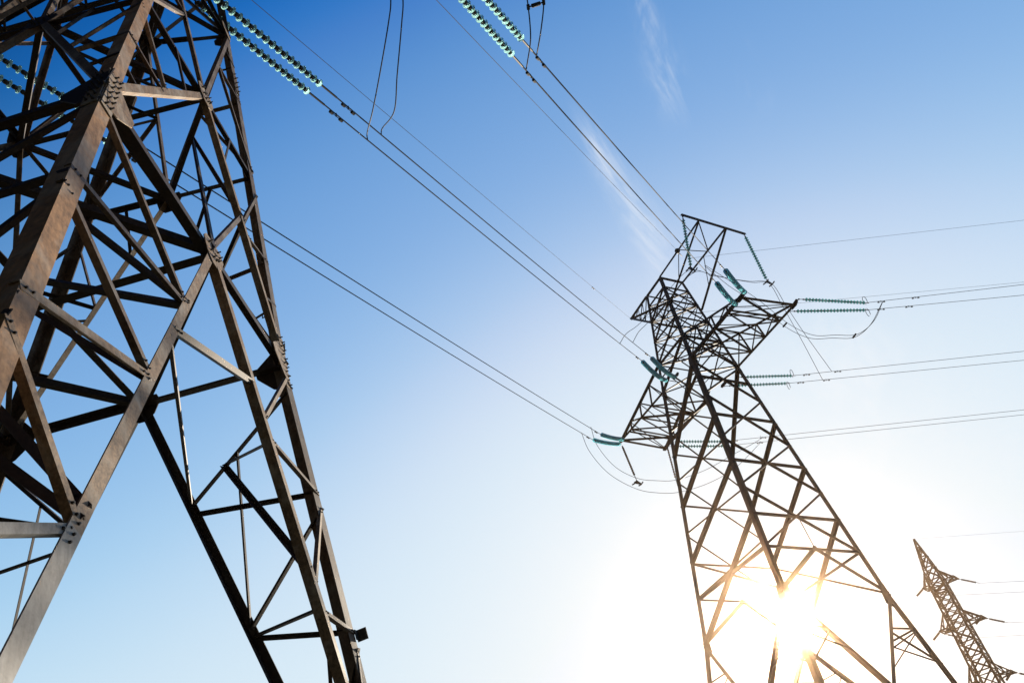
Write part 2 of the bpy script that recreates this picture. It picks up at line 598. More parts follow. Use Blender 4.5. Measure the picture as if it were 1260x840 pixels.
        if a == "L":
            la, lb = lam["L"], lam["C"]
            for p, t in ((0.03, .202), (0.216, .206), (0.244, .385), (0.41, .39), (0.445, .60), (0.615, .605), (0.645, .80), (0.8, .81)):
                brace("lacing_brace", T, lz("L", p), la(t * 1.08), 0.062 if p != 0.41 else 0.075, n, (ZINC if p == .615 else WORN) if p > .4 else RUST, flip=p in (0.216, 0.41))
            for p, t in ((0.018, .22), (0.224, .243), (0.245, .413), (0.42, .437), (0.44, .60), (0.63, .62), (0.66, .8)):
                brace("lacing_brace", T, lz("C", p), lb(t * S_), 0.052, n, WORN if p in (.018, .245) else RUST, flip=p in (.224, .42))
        else:
            for k, l_ in ((a, lam[a]), (b, lam[b])):
                q0 = l_(0.205 * 1.1)
                brace("lacing_brace", T, lz(k, 0.04), q0, 0.068, n, DARK)
                brace("lacing_brace", T, lz(k, 0.224), l_(0.223 * 1.1), 0.058, n, DARK, flip=True)
                brace("lacing_brace", T, lz(k, 0.245), l_(0.404 * 1.12), 0.068, n, DARK)
                brace("lacing_brace", T, lz(k, 0.42), l_(0.419 * 1.12), 0.058, n, DARK, flip=True)
                brace("lacing_brace", T, lz(k, 0.44), l_(0.62 * 1.12), 0.068, n, DARK)
                brace("lacing_brace", T, lz(k, 0.64), l_(0.63 * 1.12), 0.058, n, DARK, flip=True)
                brace("lacing_brace", T, lz(k, 0.04).lerp(q0, 0.56), l_(0.40 * 1.12), 0.042, n, DARK)
        # between ring H and ring R
        for k in (a, b):
            mid = H[a].lerp(lo[k], 0.49)
            brace("lacing_brace", T, leg(k, 12.9), mid, 0.05, n, RUST)
            brace("lacing_brace", T, leg(k, 11.3), H[a].lerp(lo[k], 0.535), 0.05, n, RUST, flip=True)
            brace("lacing_brace", T, leg(k, 10.4), H[a].lerp(lo[k], 0.76), 0.042, n, DARK)
            brace("lacing_brace", T, hi[k].lerp(H[a], 0.5), H[a].lerp(lo[k], 0.26), 0.042, n, DARK, flip=True)
            brace("lacing_brace", T, leg(k, 16.7), H[a].lerp(leg(k, ZU), 0.76), 0.042, n, DARK)
            vm = H[a].lerp(leg(k, ZU), 0.48)
            brace("lacing_brace", T, vm, leg(k, 15.5), 0.055, n, RUST)
            brace("lacing_brace", T, vm, leg(k, 13.5), 0.06, n, RUST, flip=True)
        # X panel below the crossarm and the cap above
        for (z0, z1) in ((ZU, ZA), (ZA, ZT)):
            brace("diagonal_brace", T, leg(a, z0), leg(b, z1), 0.08, n, RUST)
            brace("diagonal_brace", T, leg(b, z0), leg(a, z1), 0.08, n, DARK, flip=True)
            brace("horizontal_strut", T, leg(a, z1) + inn, leg(b, z1) + inn, 0.08, n, DARK)
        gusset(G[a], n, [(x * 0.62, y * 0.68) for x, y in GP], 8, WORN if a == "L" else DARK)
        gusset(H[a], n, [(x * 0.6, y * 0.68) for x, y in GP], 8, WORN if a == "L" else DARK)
        for k, s_ in ((a, 1), (b, -1)):
            for z, f in ((ZR, 1.0), (ZU, 0.7)):
                gusset(leg(k, z), n, [(0.02 * s_, 0.42 * f), (0.24 * s_ * f, 0.30 * f), (0.50 * s_ * f, 0.05), (0.46 * s_ * f, -0.10), (0.20 * s_ * f, -0.34 * f), (0.02 * s_, -0.40 * f)][::s_], 0, WORN if a == "L" else DARK)
    # plan bracing joining the face centres
    zup = V((0, 0, 1))
    for ring, w in ((G, 0.105), (H, 0.085)):
        ks = list(order)
        for i in range(4):
            for j in range(i + 1, 4):
                dz = V((0, 0, -0.05 - 0.02 * ((i + j) % 3)))
                brace("diaphragm_strut", T, ring[ks[i]] + dz, ring[ks[j]] + dz, w if (j - i) != 2 else w * 1.1, -zup, DARK, flip=(i + j) % 2 == 0, lift=0)
    brace("diaphragm_strut", T, leg("L", ZU), leg("D", ZU), 0.08, -zup, DARK, lift=0.05)
    brace("diaphragm_strut", T, leg("C", ZU), leg("E", ZU), 0.08, -zup, DARK, lift=0.07)
    # inner lacing of the trussed feet
    for k in order:
        fa, fb = k, prv[k]
        A = lambda t: G[fa].lerp(JO[k], t)
        B = lambda t: G[fb].lerp(JO[k], t)
        n = (lo[k] - cen).normalized()
        if k == "C":
            A, B = B, A
            c0 = lo[k].lerp(ft[k], .03).lerp(B(.226), .68)
            brace("lacing_brace", T, A(.29), c0, 0.045, n, DARK)
            brace("lacing_brace", T, c0, A(.462), 0.07, n, DARK, flip=True)
            brace("lacing_brace", T, A(.51), B(.465), 0.05, n, DARK)
            brace("lacing_brace", T, A(.53), B(.72), 0.042, n, DARK)
            brace("lacing_brace", T, G["L"].lerp(JO["L"], .30), A(.205), 0.065, n, DARK)
            brace("lacing_brace", T, G["L"].lerp(JO["L"], .32), B(.225), 0.036, n, DARK)
        elif k == "L":
            brace("lacing_brace", T, G["L"].lerp(G["E"], .55), A(.215), 0.062, n, DARK)
            brace("lacing_brace", T, G["C"].lerp(G["E"], .6), A(.22), 0.07, n, DARK)
            brace("lacing_brace", T, A(.645), B(.50), 0.075, n, DARK)
            brace("lacing_brace", T, A(.63), B(.36), 0.075, n, DARK)
            brace("lacing_brace", T, A(.43), B(.24), 0.06, n, DARK)
        else:
            brace("lacing_brace", T, A(.22), B(.22), 0.06, n, DARK)
            brace("lacing_brace", T, A(.22), B(.45), 0.06, n, DARK)
    brace("lacing_brace", T, G["C"].lerp(lo["D"], .78), G["C"].lerp(JO["D"], .22), 0.055, FN["C"], DARK)
    for k in order:       # ties across each corner between the two upper diagonals
        brace("lacing_brace", T, H[k].lerp(lo[k], .49), H[prv[k]].lerp(lo[k], .49), 0.05, (lo[k] - cen), DARK)
        brace("lacing_brace", T, H[k].lerp(leg(k, ZU), .48), H[prv[k]].lerp(leg(k, ZU), .48), 0.045, (lo[k] - cen), DARK)
    # struts from the upper V of the far face to the trussed corner
    vm = H["C"].lerp(leg("C", ZU), 0.35)
    brace("lacing_brace", T, vm, G["L"] + V((0, 0, 0.05)), 0.07, FN["C"], DARK)
    brace("lacing_brace", T, vm, H["L"].lerp(lo["C"], .47), 0.075, FN["C"], DARK)
    brace("lacing_brace", T, H["L"].lerp(lo["C"], .47), G["L"] + V((0, 0, 0.08)), 0.07, FN["L"], RUST)
    # crossarm at the top, reaching out both ways
    arm = MB()
    ca = bpy.data.objects.new("crossarm", None)
    COL.objects.link(ca)
    ca.parent = T
    ca.matrix_parent_inverse = world_of(T).inverted()
    body = {k: leg(k, ZA) for k in order}
    upb = {k: leg(k, ZT - 0.4) for k in order}
    for sgn, tipx, (f1, f2) in ((1, 0.35, ("C", "L")), (-1, -10.9, ("D", "E"))):
        t1, t2 = V((tipx, 7.05, ZA)), V((tipx, 5.55, ZA))
        for t, f in ((t1, f1), (t2, f2)):
            brace("chord", ca, body[f], t, 0.10, -zup, DARK, lift=0)
            brace("chord", ca, upb[f], t + V((0, 0, 0.06)), 0.09, zup, DARK, lift=0)
        brace("chord", ca, t1, t2, 0.10, -zup, DARK, lift=0.01)
        for i in range(5):
            a0 = body[f1].lerp(t1, i / 5)
            a1 = body[f2].lerp(t2, (i + 1) / 5)
            if i % 2:
                a0, a1 = body[f2].lerp(t2, i / 5), body[f1].lerp(t1, (i + 1) / 5)
            brace("lacing", ca, a0, a1, 0.06, -zup, DARK, lift=0.02)
    for tip in (V((-6.948, 6.524, 23.73)), V((-1.906, 7.407, 23.73))):
        for k in order:
            brace("chord", ca, leg(k, ZT), tip, 0.07, zup, DARK, lift=0)
    # small bracket bolted to the leg near the bottom edge, and a step bolt
    p = leg("C", 5.28)
    x = FN["L"]
    m = MB()
    d = (leg("C", 6) - leg("C", 5)).normalized()
    w = FN["C"]
    o = p + x * 0.02 + d * 0.05
    plate(m, [o + d * .06 - w * .03, o + d * .06 + w * .06, o - d * .06 + w * .06, o - d * .06 - w * .03], x, 0.012)
    o2 = o + x * 0.04 + w * 0.066
    plate(m, [o2 + d * .07 - x * .06, o2 + d * .07 + x * .07, o2 - d * .07 + x * .07, o2 - d * .07 - x * .06], w, 0.012)
    m.build("bracket", IRON, T)
    m = MB()
    p = leg("C", 10.1) - FN["C"] * 0.19
    tube(m, [p - FN["L"] * 0.02, p - FN["L"] * 0.16, p - FN["L"] * .16 + V((0, 0, .05))], 0.011)
    m.build("step_bolt", IRON, T)


near_tower()


# ------------------------------------------------------------------ the middle tower
T2 = V((13.161, 45.848, 0))
PSI = -1.0581
u2 = V((math.cos(PSI), math.sin(PSI), 0))
v2 = V((-math.sin(PSI), math.cos(PSI), 0))
HB, HA2, TP = 34.436, 55.547, 0.098632


def P2(a, b, z):
    return T2 + u2 * a + v2 * b + V((0, 0, z))


def middle_tower():
    T = empty("lattice_tower", T2, "tall dark angle pylon with a wide crossarm, the sun glaring through its lower lattice", "pylon")
    w = lambda z: (HA2 - z) * TP + max(0.0, 16.35 - z) * 0.055
    C = dict(a=(-1, -1), n=(1, -1), c=(1, 1), f=(-1, 1))
    order = "ancf"
    nxt = dict(zip("ancf", "ncfa"))
    prv = dict(zip("ancf", "fanc"))
    FN = dict(a=-v2, n=u2, c=v2, f=-u2)
    leg = lambda k, z: P2(C[k][0] * w(z), C[k][1] * w(z), z)
    ZTOP, ZB, ZD, ZE = 44.1, 0.0, 16.35, 11.0
    for k in order:
        for z0, z1, b in ((ZB, ZD, 0.32), (ZD, HB, 0.29), (HB, ZTOP, 0.22)):
            m = MB()
            L_bar(m, leg(k, z0), leg(k, z1), b, FN[k] * 0 + (leg(nxt[k], z0) - leg(k, z0)), leg(prv[k], z0) - leg(k, z0), t=0.022, center=False)
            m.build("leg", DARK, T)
        footing(T, leg(k, 0), 0.9, 0.5)
    rings = [HB, 28.982, 25.202, 21.376]
    zk = 19.05
    for a in order:
        b = nxt[a]
        n = FN[a]
        x_face = a in "nf"            # these two faces carry X panels with a strut through the crossing
        inn = -n * 0.03
        K = (leg(a, zk) + leg(b, zk)) / 2
        if x_face:
            bounds = [HB - 0.15, 31.0, 27.1, 23.3, zk]
            for z1, z0 in zip(bounds, bounds[1:]):
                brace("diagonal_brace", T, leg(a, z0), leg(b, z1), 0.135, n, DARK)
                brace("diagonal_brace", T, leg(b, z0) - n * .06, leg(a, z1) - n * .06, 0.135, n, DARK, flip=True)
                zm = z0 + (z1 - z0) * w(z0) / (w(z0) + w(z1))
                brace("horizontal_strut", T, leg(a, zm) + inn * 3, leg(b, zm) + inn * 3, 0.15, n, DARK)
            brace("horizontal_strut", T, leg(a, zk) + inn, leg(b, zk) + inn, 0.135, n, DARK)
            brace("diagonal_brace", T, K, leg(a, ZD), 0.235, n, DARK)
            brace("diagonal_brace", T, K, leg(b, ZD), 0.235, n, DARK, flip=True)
            brace("lacing_brace", T, K, (leg(a, 21.3) + leg(b, 21.3)) / 2, 0.07, n, DARK)
        else:
            lo, hi = (a, b) if a == "a" else (b, a)
            zs = [HB, rings[1], rings[2], rings[3], ZD]
            for z1, z0 in zip(zs, zs[1:]):
                brace("diagonal_brace", T, leg(lo, z0), leg(hi, z1), 0.235, n, DARK)
            brace("diagonal_brace", T, leg(lo, rings[3]) - n * .08, leg(hi, ZD) - n * .08, 0.14, n, DARK)
            brace("horizontal_strut", T, leg(a, zk) + inn, leg(b, zk) + inn, 0.18, n, DARK)
        # spread V below the corner plates, with lacing to the legs
        E = (leg(a, ZE) + leg(b, ZE)) / 2
        brace("diagonal_brace", T, leg(a, ZD), E, 0.235, n, DARK)
        brace("diagonal_brace", T, leg(b, ZD), E, 0.235, n, DARK, flip=True)
        brace("horizontal_strut", T, leg(a, ZE) + inn, leg(b, ZE) + inn, 0.14, n, DARK)
        for k in (a, b):
            q = lambda t, k=k: leg(k, ZD).lerp(E, t)
            for t0, z0 in ((.40, 14.2), (.44, 12.2)):
                brace("lacing_brace", T, q(t0), leg(k, z0), 0.09, n, DARK)
            brace("lacing_brace", T, q(.62), leg(k, 14.1), 0.08, n, DARK, flip=True)
            brace("diagonal_brace", T, E, leg(k, 1.2), 0.18, n, DARK)
            qq = lambda t, k=k: E.lerp(leg(k, 1.2), t)
            for t0, z0 in ((.2, 10.8), (.22, 8.9), (.45, 8.7), (.47, 6.4), (.72, 6.2), (.74, 3.6)):
                brace("lacing_brace", T, qq(t0), leg(k, z0), 0.08, n, DARK)
        # gusset plates at the main corners
        for k, s in ((a, 1), (b, -1)):
            along = (leg(b, ZD) - leg(a, ZD)).normalized() * s
            for z, f in ((ZD, 1.0), (HB, 0.85)):
                m = MB()
                o = leg(k, z) + n * 0.012
                d = (leg(k, z + 1) - leg(k, z)).normalized()
                plate(m, [o + d * .62 * f, o + along * .42 * f + d * .35 * f, o + along * .55 * f - d * .35 * f, o + along * .25 * f - d * .75 * f, o - d * .7 * f], n, 0.014)
                m.build("gusset_plate", DARK, T)
        if x_face:
            m = MB()
            o = K + n * 0.02
            al = (leg(b, zk) - leg(a, zk)).normalized()
            up = V((0, 0, 1))
            plate(m, [o + al * .26 - up * .10, o + al * .1 + up * .16, o - al * .1 + up * .16, o - al * .26 - up * .10, o - al * .12 - up * .2, o + al * .12 - up * .2], n, 0.014)
            m.build("gusset_plate", DARK, T)
        # body above the crossarm
        zs = [HB, 37.0, 39.2, 41.2, 42.9, ZTOP]
        for i, (z0, z1) in enumerate(zip(zs, zs[1:])):
            wd = 0.16 if i == 0 else 0.115
            if i < 4:
                brace("diagonal_brace", T, leg(a, z0), leg(b, z1), wd, n, DARK)
                brace("diagonal_brace", T, leg(b, z0) - n * .05, leg(a, z1) - n * .05, wd * .75, n, DARK, flip=True)
            if i < 4:
                zm = (z0 + z1) / 2
                brace("lacing_brace", T, leg(a, zm) + inn, leg(b, zm) + inn, 0.075, n, DARK)
            brace("horizontal_strut", T, leg(a, z1) + inn, leg(b, z1) + inn, 0.14 if i in (0, 4) else 0.10, n, DARK)
    up = V((0, 0, 1))
    for z in (HB, 37.0, 42.9):
        brace("diaphragm_strut", T, leg("a", z), leg("c", z), 0.11, -up, DARK, lift=.05)
        brace("diaphragm_strut", T, leg("n", z), leg("f", z), 0.11, -up, DARK, lift=.07)
    def sub(name):
        o = bpy.data.objects.new(name, None)
        COL.objects.link(o)
        o.parent = T
        o.matrix_parent_inverse = world_of(T).inverted()
        return o
    # the long crossarm
    ca = sub("crossarm")
    WB = 2.082
    for sg in (1, -1):
        tipu = 8.3 * sg
        wt = 2.1 if sg > 0 else 2.2
        t1, t2 = P2(tipu, -wt, HB), P2(tipu + 0.35 * sg, wt, HB)
        b1, b2 = P2(sg * WB, -WB, HB), P2(sg * WB, WB, HB)
        k1, k2 = ("n", "c") if sg > 0 else ("a", "f")
        h1, h2 = leg(k1, 37.0), leg(k2, 37.0)
        for b_, t_, h_ in ((b1, t1, h1), (b2, t2, h2)):
            brace("chord", ca, b_, t_ + (t_ - b_).normalized() * .25, 0.2, -up, DARK, lift=0.0, flip=b_ is b1)
            brace("chord", ca, h_, t_ + up * .12, 0.17, up, DARK, lift=0.0)
            nn = -v2 if b_ is b1 else v2
            for i in range(1, 4):
                p0, q0 = b_.lerp(t_, i / 4), h_.lerp(t_ + up * .12, i / 4)
                brace("lacing", ca, p0, q0, 0.10, nn, DARK)
                brace("lacing", ca, q0, b_.lerp(t_, (i - 1) / 4), 0.11, nn, DARK)
        brace("chord", ca, t1, t2, 0.2, -up, DARK, lift=0.03)
        brace("chord", ca, t1 - u2 * sg * 1.25, t2 - u2 * sg * 1.3, 0.17, -up, DARK, lift=0.03)
        for i in range(4):
            l0, l1 = b1.lerp(t1, i / 4), b1.lerp(t1, (i + 1) / 4)
            r0, r1 = b2.lerp(t2, i / 4), b2.lerp(t2, (i + 1) / 4)
            if i:
                brace("lacing", ca, l0, r0, 0.15, -up, DARK, lift=0.02)
            brace("lacing", ca, *((l0, r1) if i % 2 == 0 else (r0, l1)), 0.13, -up, DARK, lift=0.04)
            brace("lacing", ca, *((r0, l1) if i % 2 == 0 else (l0, r1)), 0.09, -up, DARK, lift=0.06)
            m0, m1 = h1.lerp(t1, i / 4), h2.lerp(t2, (i + 1) / 4)
            brace("lacing", ca, m0, m1, 0.08, up, DARK, lift=0.02)
        for p in (t1, t2):
            m = MB()
            plate(m, [p + up * .26 + u2 * sg * .30, p + up * .06 + u2 * sg * .42, p - up * .16 + u2 * sg * .12, p - up * .16 - u2 * sg * .35, p + up * .16 - u2 * sg * .35], v2, 0.03)
            m.build("end_plate", DARK, ca)
    for b_ in (-2.1, 2.1):
        m = MB()
        p = P2(0, b_ * 1.03, HB - 0.02)
        plate(m, [p + u2 * .42, p + u2 * .3 - up * .14, p - u2 * .3 - up * .14, p - u2 * .42, p - u2 * .3 + up * .14, p + u2 * .3 + up * .14], v2, 0.04)
        m.build("end_plate", DARK, ca)
    # upper arm: earth-wire tip on one side, the bar that carries the jumper on the other
    ua = sub("earth_wire_arm")
    tip = P2(-5.13, 0, 45.5)
    for k in "af":
        brace("chord", ua, leg(k, ZTOP), tip, 0.14, up, DARK, lift=0)
        brace("chord", ua, leg(k, 41.2), tip - up * .08, 0.15, -up, DARK, lift=0)
    for k in "af":
        nn = -v2 if k == "a" else v2
        for i in (1, 2, 3):
            p0, q0 = leg(k, ZTOP).lerp(tip, i / 4), leg(k, 41.2).lerp(tip, i / 4)
            brace("lacing", ua, p0, q0, 0.06, nn, DARK)
            brace("lacing", ua, q0, leg(k, ZTOP).lerp(tip, (i - 1) / 4), 0.06, nn, DARK)
            brace("lacing", ua, leg("a", 41.2).lerp(tip, i / 4), leg("f", 41.2).lerp(tip, (i - 1) / 4), 0.06, -up, DARK)
    ja = sub("jumper_arm")
    j1, j2 = P2(7.0, -1.15, 44.2), P2(7.2, 1.15, 43.9)
    brace("bar", ja, P2(7.35, -3.05, 43.9), P2(7.1, 3.05, 43.9), 0.2, up, DARK, lift=0.0)
    brace("chord", ja, leg("n", ZTOP), j1, 0.16, up, DARK, lift=0)
    brace("chord", ja, leg("c", ZTOP), j2, 0.18, up, DARK, lift=0)
    brace("chord", ja, leg("n", 40.6), j1 - up * .1, 0.16, -up, DARK, lift=0)
    brace("chord", ja, leg("c", 40.6), j2 - up * .1, 0.2, -up, DARK, lift=0)
    brace("lacing", ja, j1, leg("c", ZTOP).lerp(j2, .6), 0.08, up, DARK)
    brace("lacing", ja, leg("n", ZTOP).lerp(j1, .5), leg("c", ZTOP).lerp(j2, .58), 0.08, up, DARK)
    brace("lacing", ja, leg("n", ZTOP).lerp(j1, .5), leg("n", 40.6).lerp(j1, .3), 0.07, -v2, DARK)
    brace("lacing", ja, leg("c", ZTOP).lerp(j2, .5), leg("c", 40.6).lerp(j2, .3), 0.07, v2, DARK)


middle_tower()


# ------------------------------------------------------------------ the far tower
def far_tower():
    B = V((47.5, 99.2, 0))
    ZT = 40.7
    T = empty("lattice_tower", B, "distant narrow dark pylon with short arms at the lower right corner", "pylon")
    ax = math.radians(-38)
    u, v = V((math.cos(ax), math.sin(ax), 0)), V((-math.sin(ax), math.cos(ax), 0))
    up = V((0, 0, 1))

    def w(z):
        if z > 34.9:
            return 0.12 + (ZT - z) / 5.8 * 0.83
        return 0.95 + (34.9 - z) * 0.021
    C = dict(a=(-1, -1), n=(1, -1), c=(1, 1), f=(-1, 1))
    leg = lambda k, z: B + u * (C[k][0] * w(z)) + v * (C[k][1] * w(z)) + V((0, 0, z))
    nxt = dict(zip("ancf", "ncfa"))
    prv = dict(zip("ancf", "fanc"))
    FN = dict(a=-v, n=u, c=v, f=-u)
    for k in "ancf":
        for z0, z1 in ((0, 18), (18, 34.9), (34.9, ZT)):
            m = MB()
            L_bar(m, leg(k, z0), leg(k, z1), 0.25 if z0 < 34 else 0.17, leg(nxt[k], z0) - leg(k, z0), leg(prv[k], z0) - leg(k, z0), t=0.03, center=False)
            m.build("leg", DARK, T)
        footing(T, leg(k, 0), 0.8, 0.4)
    zs = [0, 6, 10.5, 14, 17, 19.5, 21.6, 23.6, 25.3, 27.0, 28.7, 30.2, 31.6, 33.1, 33.9, 34.9, 36.6, 38.1, 39.4]
    for a in "ancf":
        b, n = nxt[a], FN[a]
        for z0, z1 in zip(zs, zs[1:]):
            brace("diagonal_brace", T, leg(a, z0), leg(b, z1), 0.15, n, DARK)
            if z0 > 10:
                brace("diagonal_brace", T, leg(b, z0) - n * .05, leg(a, z1) - n * .05, 0.13, n, DARK)
            brace("horizontal_strut", T, leg(a, z1) - n * .03, leg(b, z1) - n * .03, 0.13, n, DARK)
    tips = []
    for lev, reach in ((34.3, 2.6), (29.0, 3.1), (22.6, 2.9)):
        for s in (1, -1):
            ca = bpy.data.objects.new("crossarm", None)
            COL.objects.link(ca)
            ca.parent = T
            ca.matrix_parent_inverse = world_of(T).inverted()
            tip = B + u * (s * (w(lev) + (reach - 1.2 if s > 0 else reach - 1.9))) + V((0, 0, lev))
            ks = ("n", "c") if s > 0 else ("a", "f")
            for k, d in zip(ks, (-1, 1)):
                tv = tip + v * d * .9
                brace("chord", ca, leg(k, lev), tv, 0.16, -up, DARK, lift=0)
                brace("chord", ca, leg(k, lev + 1.7), tv, 0.14, up, DARK, lift=0)
                brace("lacing", ca, leg(k, lev).lerp(tv, .5), leg(k, lev + 1.7).lerp(tv, .5), 0.12, v * d, DARK)
                brace("lacing", ca, leg(k, lev).lerp(tv, .5), leg(k, lev + 1.7), 0.12, v * d, DARK)
            brace("chord", ca, tip - v, tip + v, 0.22, -up, DARK, lift=0.02)
            brace("lacing", ca, leg(ks[0], lev), tip + v * .9, 0.15, -up, DARK, lift=.03)
            brace("lacing", ca, leg(ks[1], lev), tip - v * .9, 0.15, -up, DARK, lift=.05)
            tips.append((tip, s, lev))
    return tips, u, v


tips3, u3, v3 = far_tower()

# ------------------------------------------------------------------ insulators, wires
def disc_meshes(r, pitch, k=20, gm=None):
    m = MB()
    lathe(m, [(0.035, 0.38 * pitch), (r * .55, 0.42 * pitch), (r * .92, 0.54 * pitch), (r, 0.62 * pitch), (r * .97, 0.66 * pitch), (r * .84, 0.58 * pitch),
              (r * .80, 0.64 * pitch), (r * .66, 0.53 * pitch), (r * .60, 0.60 * pitch), (r * .42, 0.50 * pitch), (0.035, 0.50 * pitch)], k, (0, 0, 0), (0, 0, 1))
    g = m.mesh("glass_disc", [gm or GLASS], True)
    m = MB()
    lathe(m, [(0.0, -0.06 * pitch), (0.05, -0.04 * pitch), (0.058, 0.10 * pitch), (0.056, 0.44 * pitch), (0.045, 0.52 * pitch), (0.03, 0.74 * pitch), (0.018, 0.76 * pitch), (0.016, 1.0 * pitch), (0.0, 1.0 * pitch)], 12, (0, 0, 0), (0, 0, 1))
    c = m.mesh("cap", [IRON], True)
    return g, c


DISC = disc_meshes(0.102, 0.21)
DISC_BIG = disc_meshes(0.165, 0.235, gm=GLASS_BLUE)


def thin_disc(r, pitch, gm, k=16):
    m = MB()
    lathe(m, [(0.03, 0.40 * pitch), (r * .7, 0.46 * pitch), (r, 0.55 * pitch), (r, 0.60 * pitch), (r * .7, 0.58 * pitch), (0.03, 0.55 * pitch)], k, (0, 0, 0), (0, 0, 1))
    g = m.mesh("glass_disc", [gm], True)
    m = MB()
    lathe(m, [(0.0, -0.03 * pitch), (0.045, 0.0), (0.045, 0.42 * pitch), (0.02, 0.48 * pitch), (0.018, 1.0 * pitch), (0.0, 1.0 * pitch)], 10, (0, 0, 0), (0, 0, 1))
    return g, m.mesh("cap", [IRON], True)


DISC_THIN = thin_disc(0.13, 0.25, GLASS_FAR)
DISC_BROWN = thin_disc(0.095, 0.25, BROWN)


def insulator(label, S_, E_, n, lead, group=None, sag=0.0, ring=False, cat="insulator", meshes=DISC, pitch=0.21):
    """a string of glass discs hung from S_ towards E_; lead = length of the fitting before the first disc"""
    S_, E_ = V(S_), V(E_)
    L = (E_ - S_).length
    root = empty("insulator_string", S_, label, cat, group)
    pt = lambda t: S_.lerp(E_, t) + V((0, 0, -4 * sag * t * (1 - t)))
    inv = world_of(root).inverted()
    for i in range(n):
        t = (lead + i * pitch) / L
        d = (pt(t + 0.01) - pt(t)).normalized()
        q = d.to_track_quat("Z", "Y").to_matrix().to_4x4()
        c = bpy.data.objects.new("glass_disc", meshes[0])
        COL.objects.link(c)
        c.parent = root
        c.matrix_parent_inverse = inv
        c.matrix_basis = Matrix.Translation(pt(t)) @ q
        h = bpy.data.objects.new("cap", meshes[1])
        COL.objects.link(h)
        h.parent = c
    m = MB()
    t0, t1 = lead / L, (lead + n * pitch) / L
    tube(m, [pt(0), pt(t0)], 0.022)
    for t in (0.01, t0 * .8):
        p = pt(t)
        plate(m, [p + V((0.05, 0, .05)), p + V((-0.05, 0, .05)), p + V((-0.05, 0, -.05)), p + V((0.05, 0, -.05))], (0, 1, 0), 0.04)
    m.build("link_fitting", IRON, root)
    if t1 < 0.99:
        m = MB()
        tube(m, [pt(t1 - 0.01), pt(1)], 0.03)
        m.build("end_clamp", IRON, root)
    if ring:
        p = pt(t1 + 0.02)
        d = (pt(1) - pt(0)).normalized()
        x, y = d.cross(V((0, 0, 1))).normalized(), V((0, 0, 1))
        m = MB()
        pts = [p + x * .16 * math.cos(a) + y * .34 * math.sin(a) + y * .22 * ring for a in [math.pi * (-.35 + 1.7 * i / 14) for i in range(15)]]
        tube(m, pts, 0.02, 6)
        m.build("grading_ring", IRON, root)
    return root


def wire(label, pts, r, name="conductor", cat="wire", mat=None, group=None, sag=0.0, dampers=(), smooth=0):
    pts = [V(p) for p in pts]
    if smooth:
        pts = catmull(pts, smooth)
    elif len(pts) == 2:
        a, b = pts
        n = 24
        pts = [a.lerp(b, i / n) + V((0, 0, -4 * sag * (i / n) * (1 - i / n))) for i in range(n + 1)]
    m = MB()
    tube(m, pts, r)
    o = m.build(name, mat or ALU, None)
    tag(o, label, cat, group)
    for dd in dampers:
        d = (pts[-1] - pts[0]).normalized()
        ln, acc = dd, pts[0]
        for a, b in zip(pts, pts[1:]):
            if (b - a).length >= ln:
                acc = a.lerp(b, ln / (b - a).length)
                d = (b - a).normalized()
                break
            ln -= (b - a).length
        m = MB()
        c = acc - V((0, 0, 0.09))
        tube(m, [acc + V((0, 0, .04)), c], 0.022)
        tube(m, [c - d * .26, c + d * .26], 0.012)
        for s in (-1, 1):
            tube(m, [c + d * s * .26, c + d * s * .15], 0.045, 8)
        m.build("vibration_damper", IRON, o)
    return o


R1, RE = 0.021, 0.011
INC = dict(
    W1a=((0.495, 7.05, 18.242), (1.882, 9.819, 19.73), (15.591, 37.189, 34.436)),
    W1b=((0.077, 7.05, 18.085), (1.588, 10.186, 19.73), (15.103, 38.226, 34.436)),
    W2a=((-4.509, 7.05, 18.459), (-3.255, 10.064, 19.73), (11.255, 44.944, 34.436)),
    W2b=((-4.898, 7.05, 18.404), (-3.616, 10.201, 19.73), (10.595, 45.133, 34.436)),
    W3a=((-10.027, 7.05, 18.906), (-9.104, 9.43, 19.73), (7.366, 51.876, 34.436)),
    W3b=((-10.381, 7.05, 18.64), (-9.175, 10.188, 19.73), (7.093, 52.502, 34.436)))
NEAR_END = dict(W1="of the pair crossing the top edge", W2="beside the near pylon's right leg", W3="of the pair behind the near pylon")
FLAT = dict(W3a=(5.14, 47.302, 32.344), W3b=(4.532, 48.038, 32.497))
SIDE = dict(W1a="right", W1b="left", W2a="upper", W2b="lower", W3a="upper", W3b="lower")
FAR_ARM = dict(W1="right tip of the big crossarm", W2="centre of the big crossarm", W3="left tip of the big crossarm")
MIDW = dict(W1="from the top edge to the crossarm's right end", W2="through mid sky to the crossarm's centre",
            W3="from behind the near pylon to the crossarm's left end")
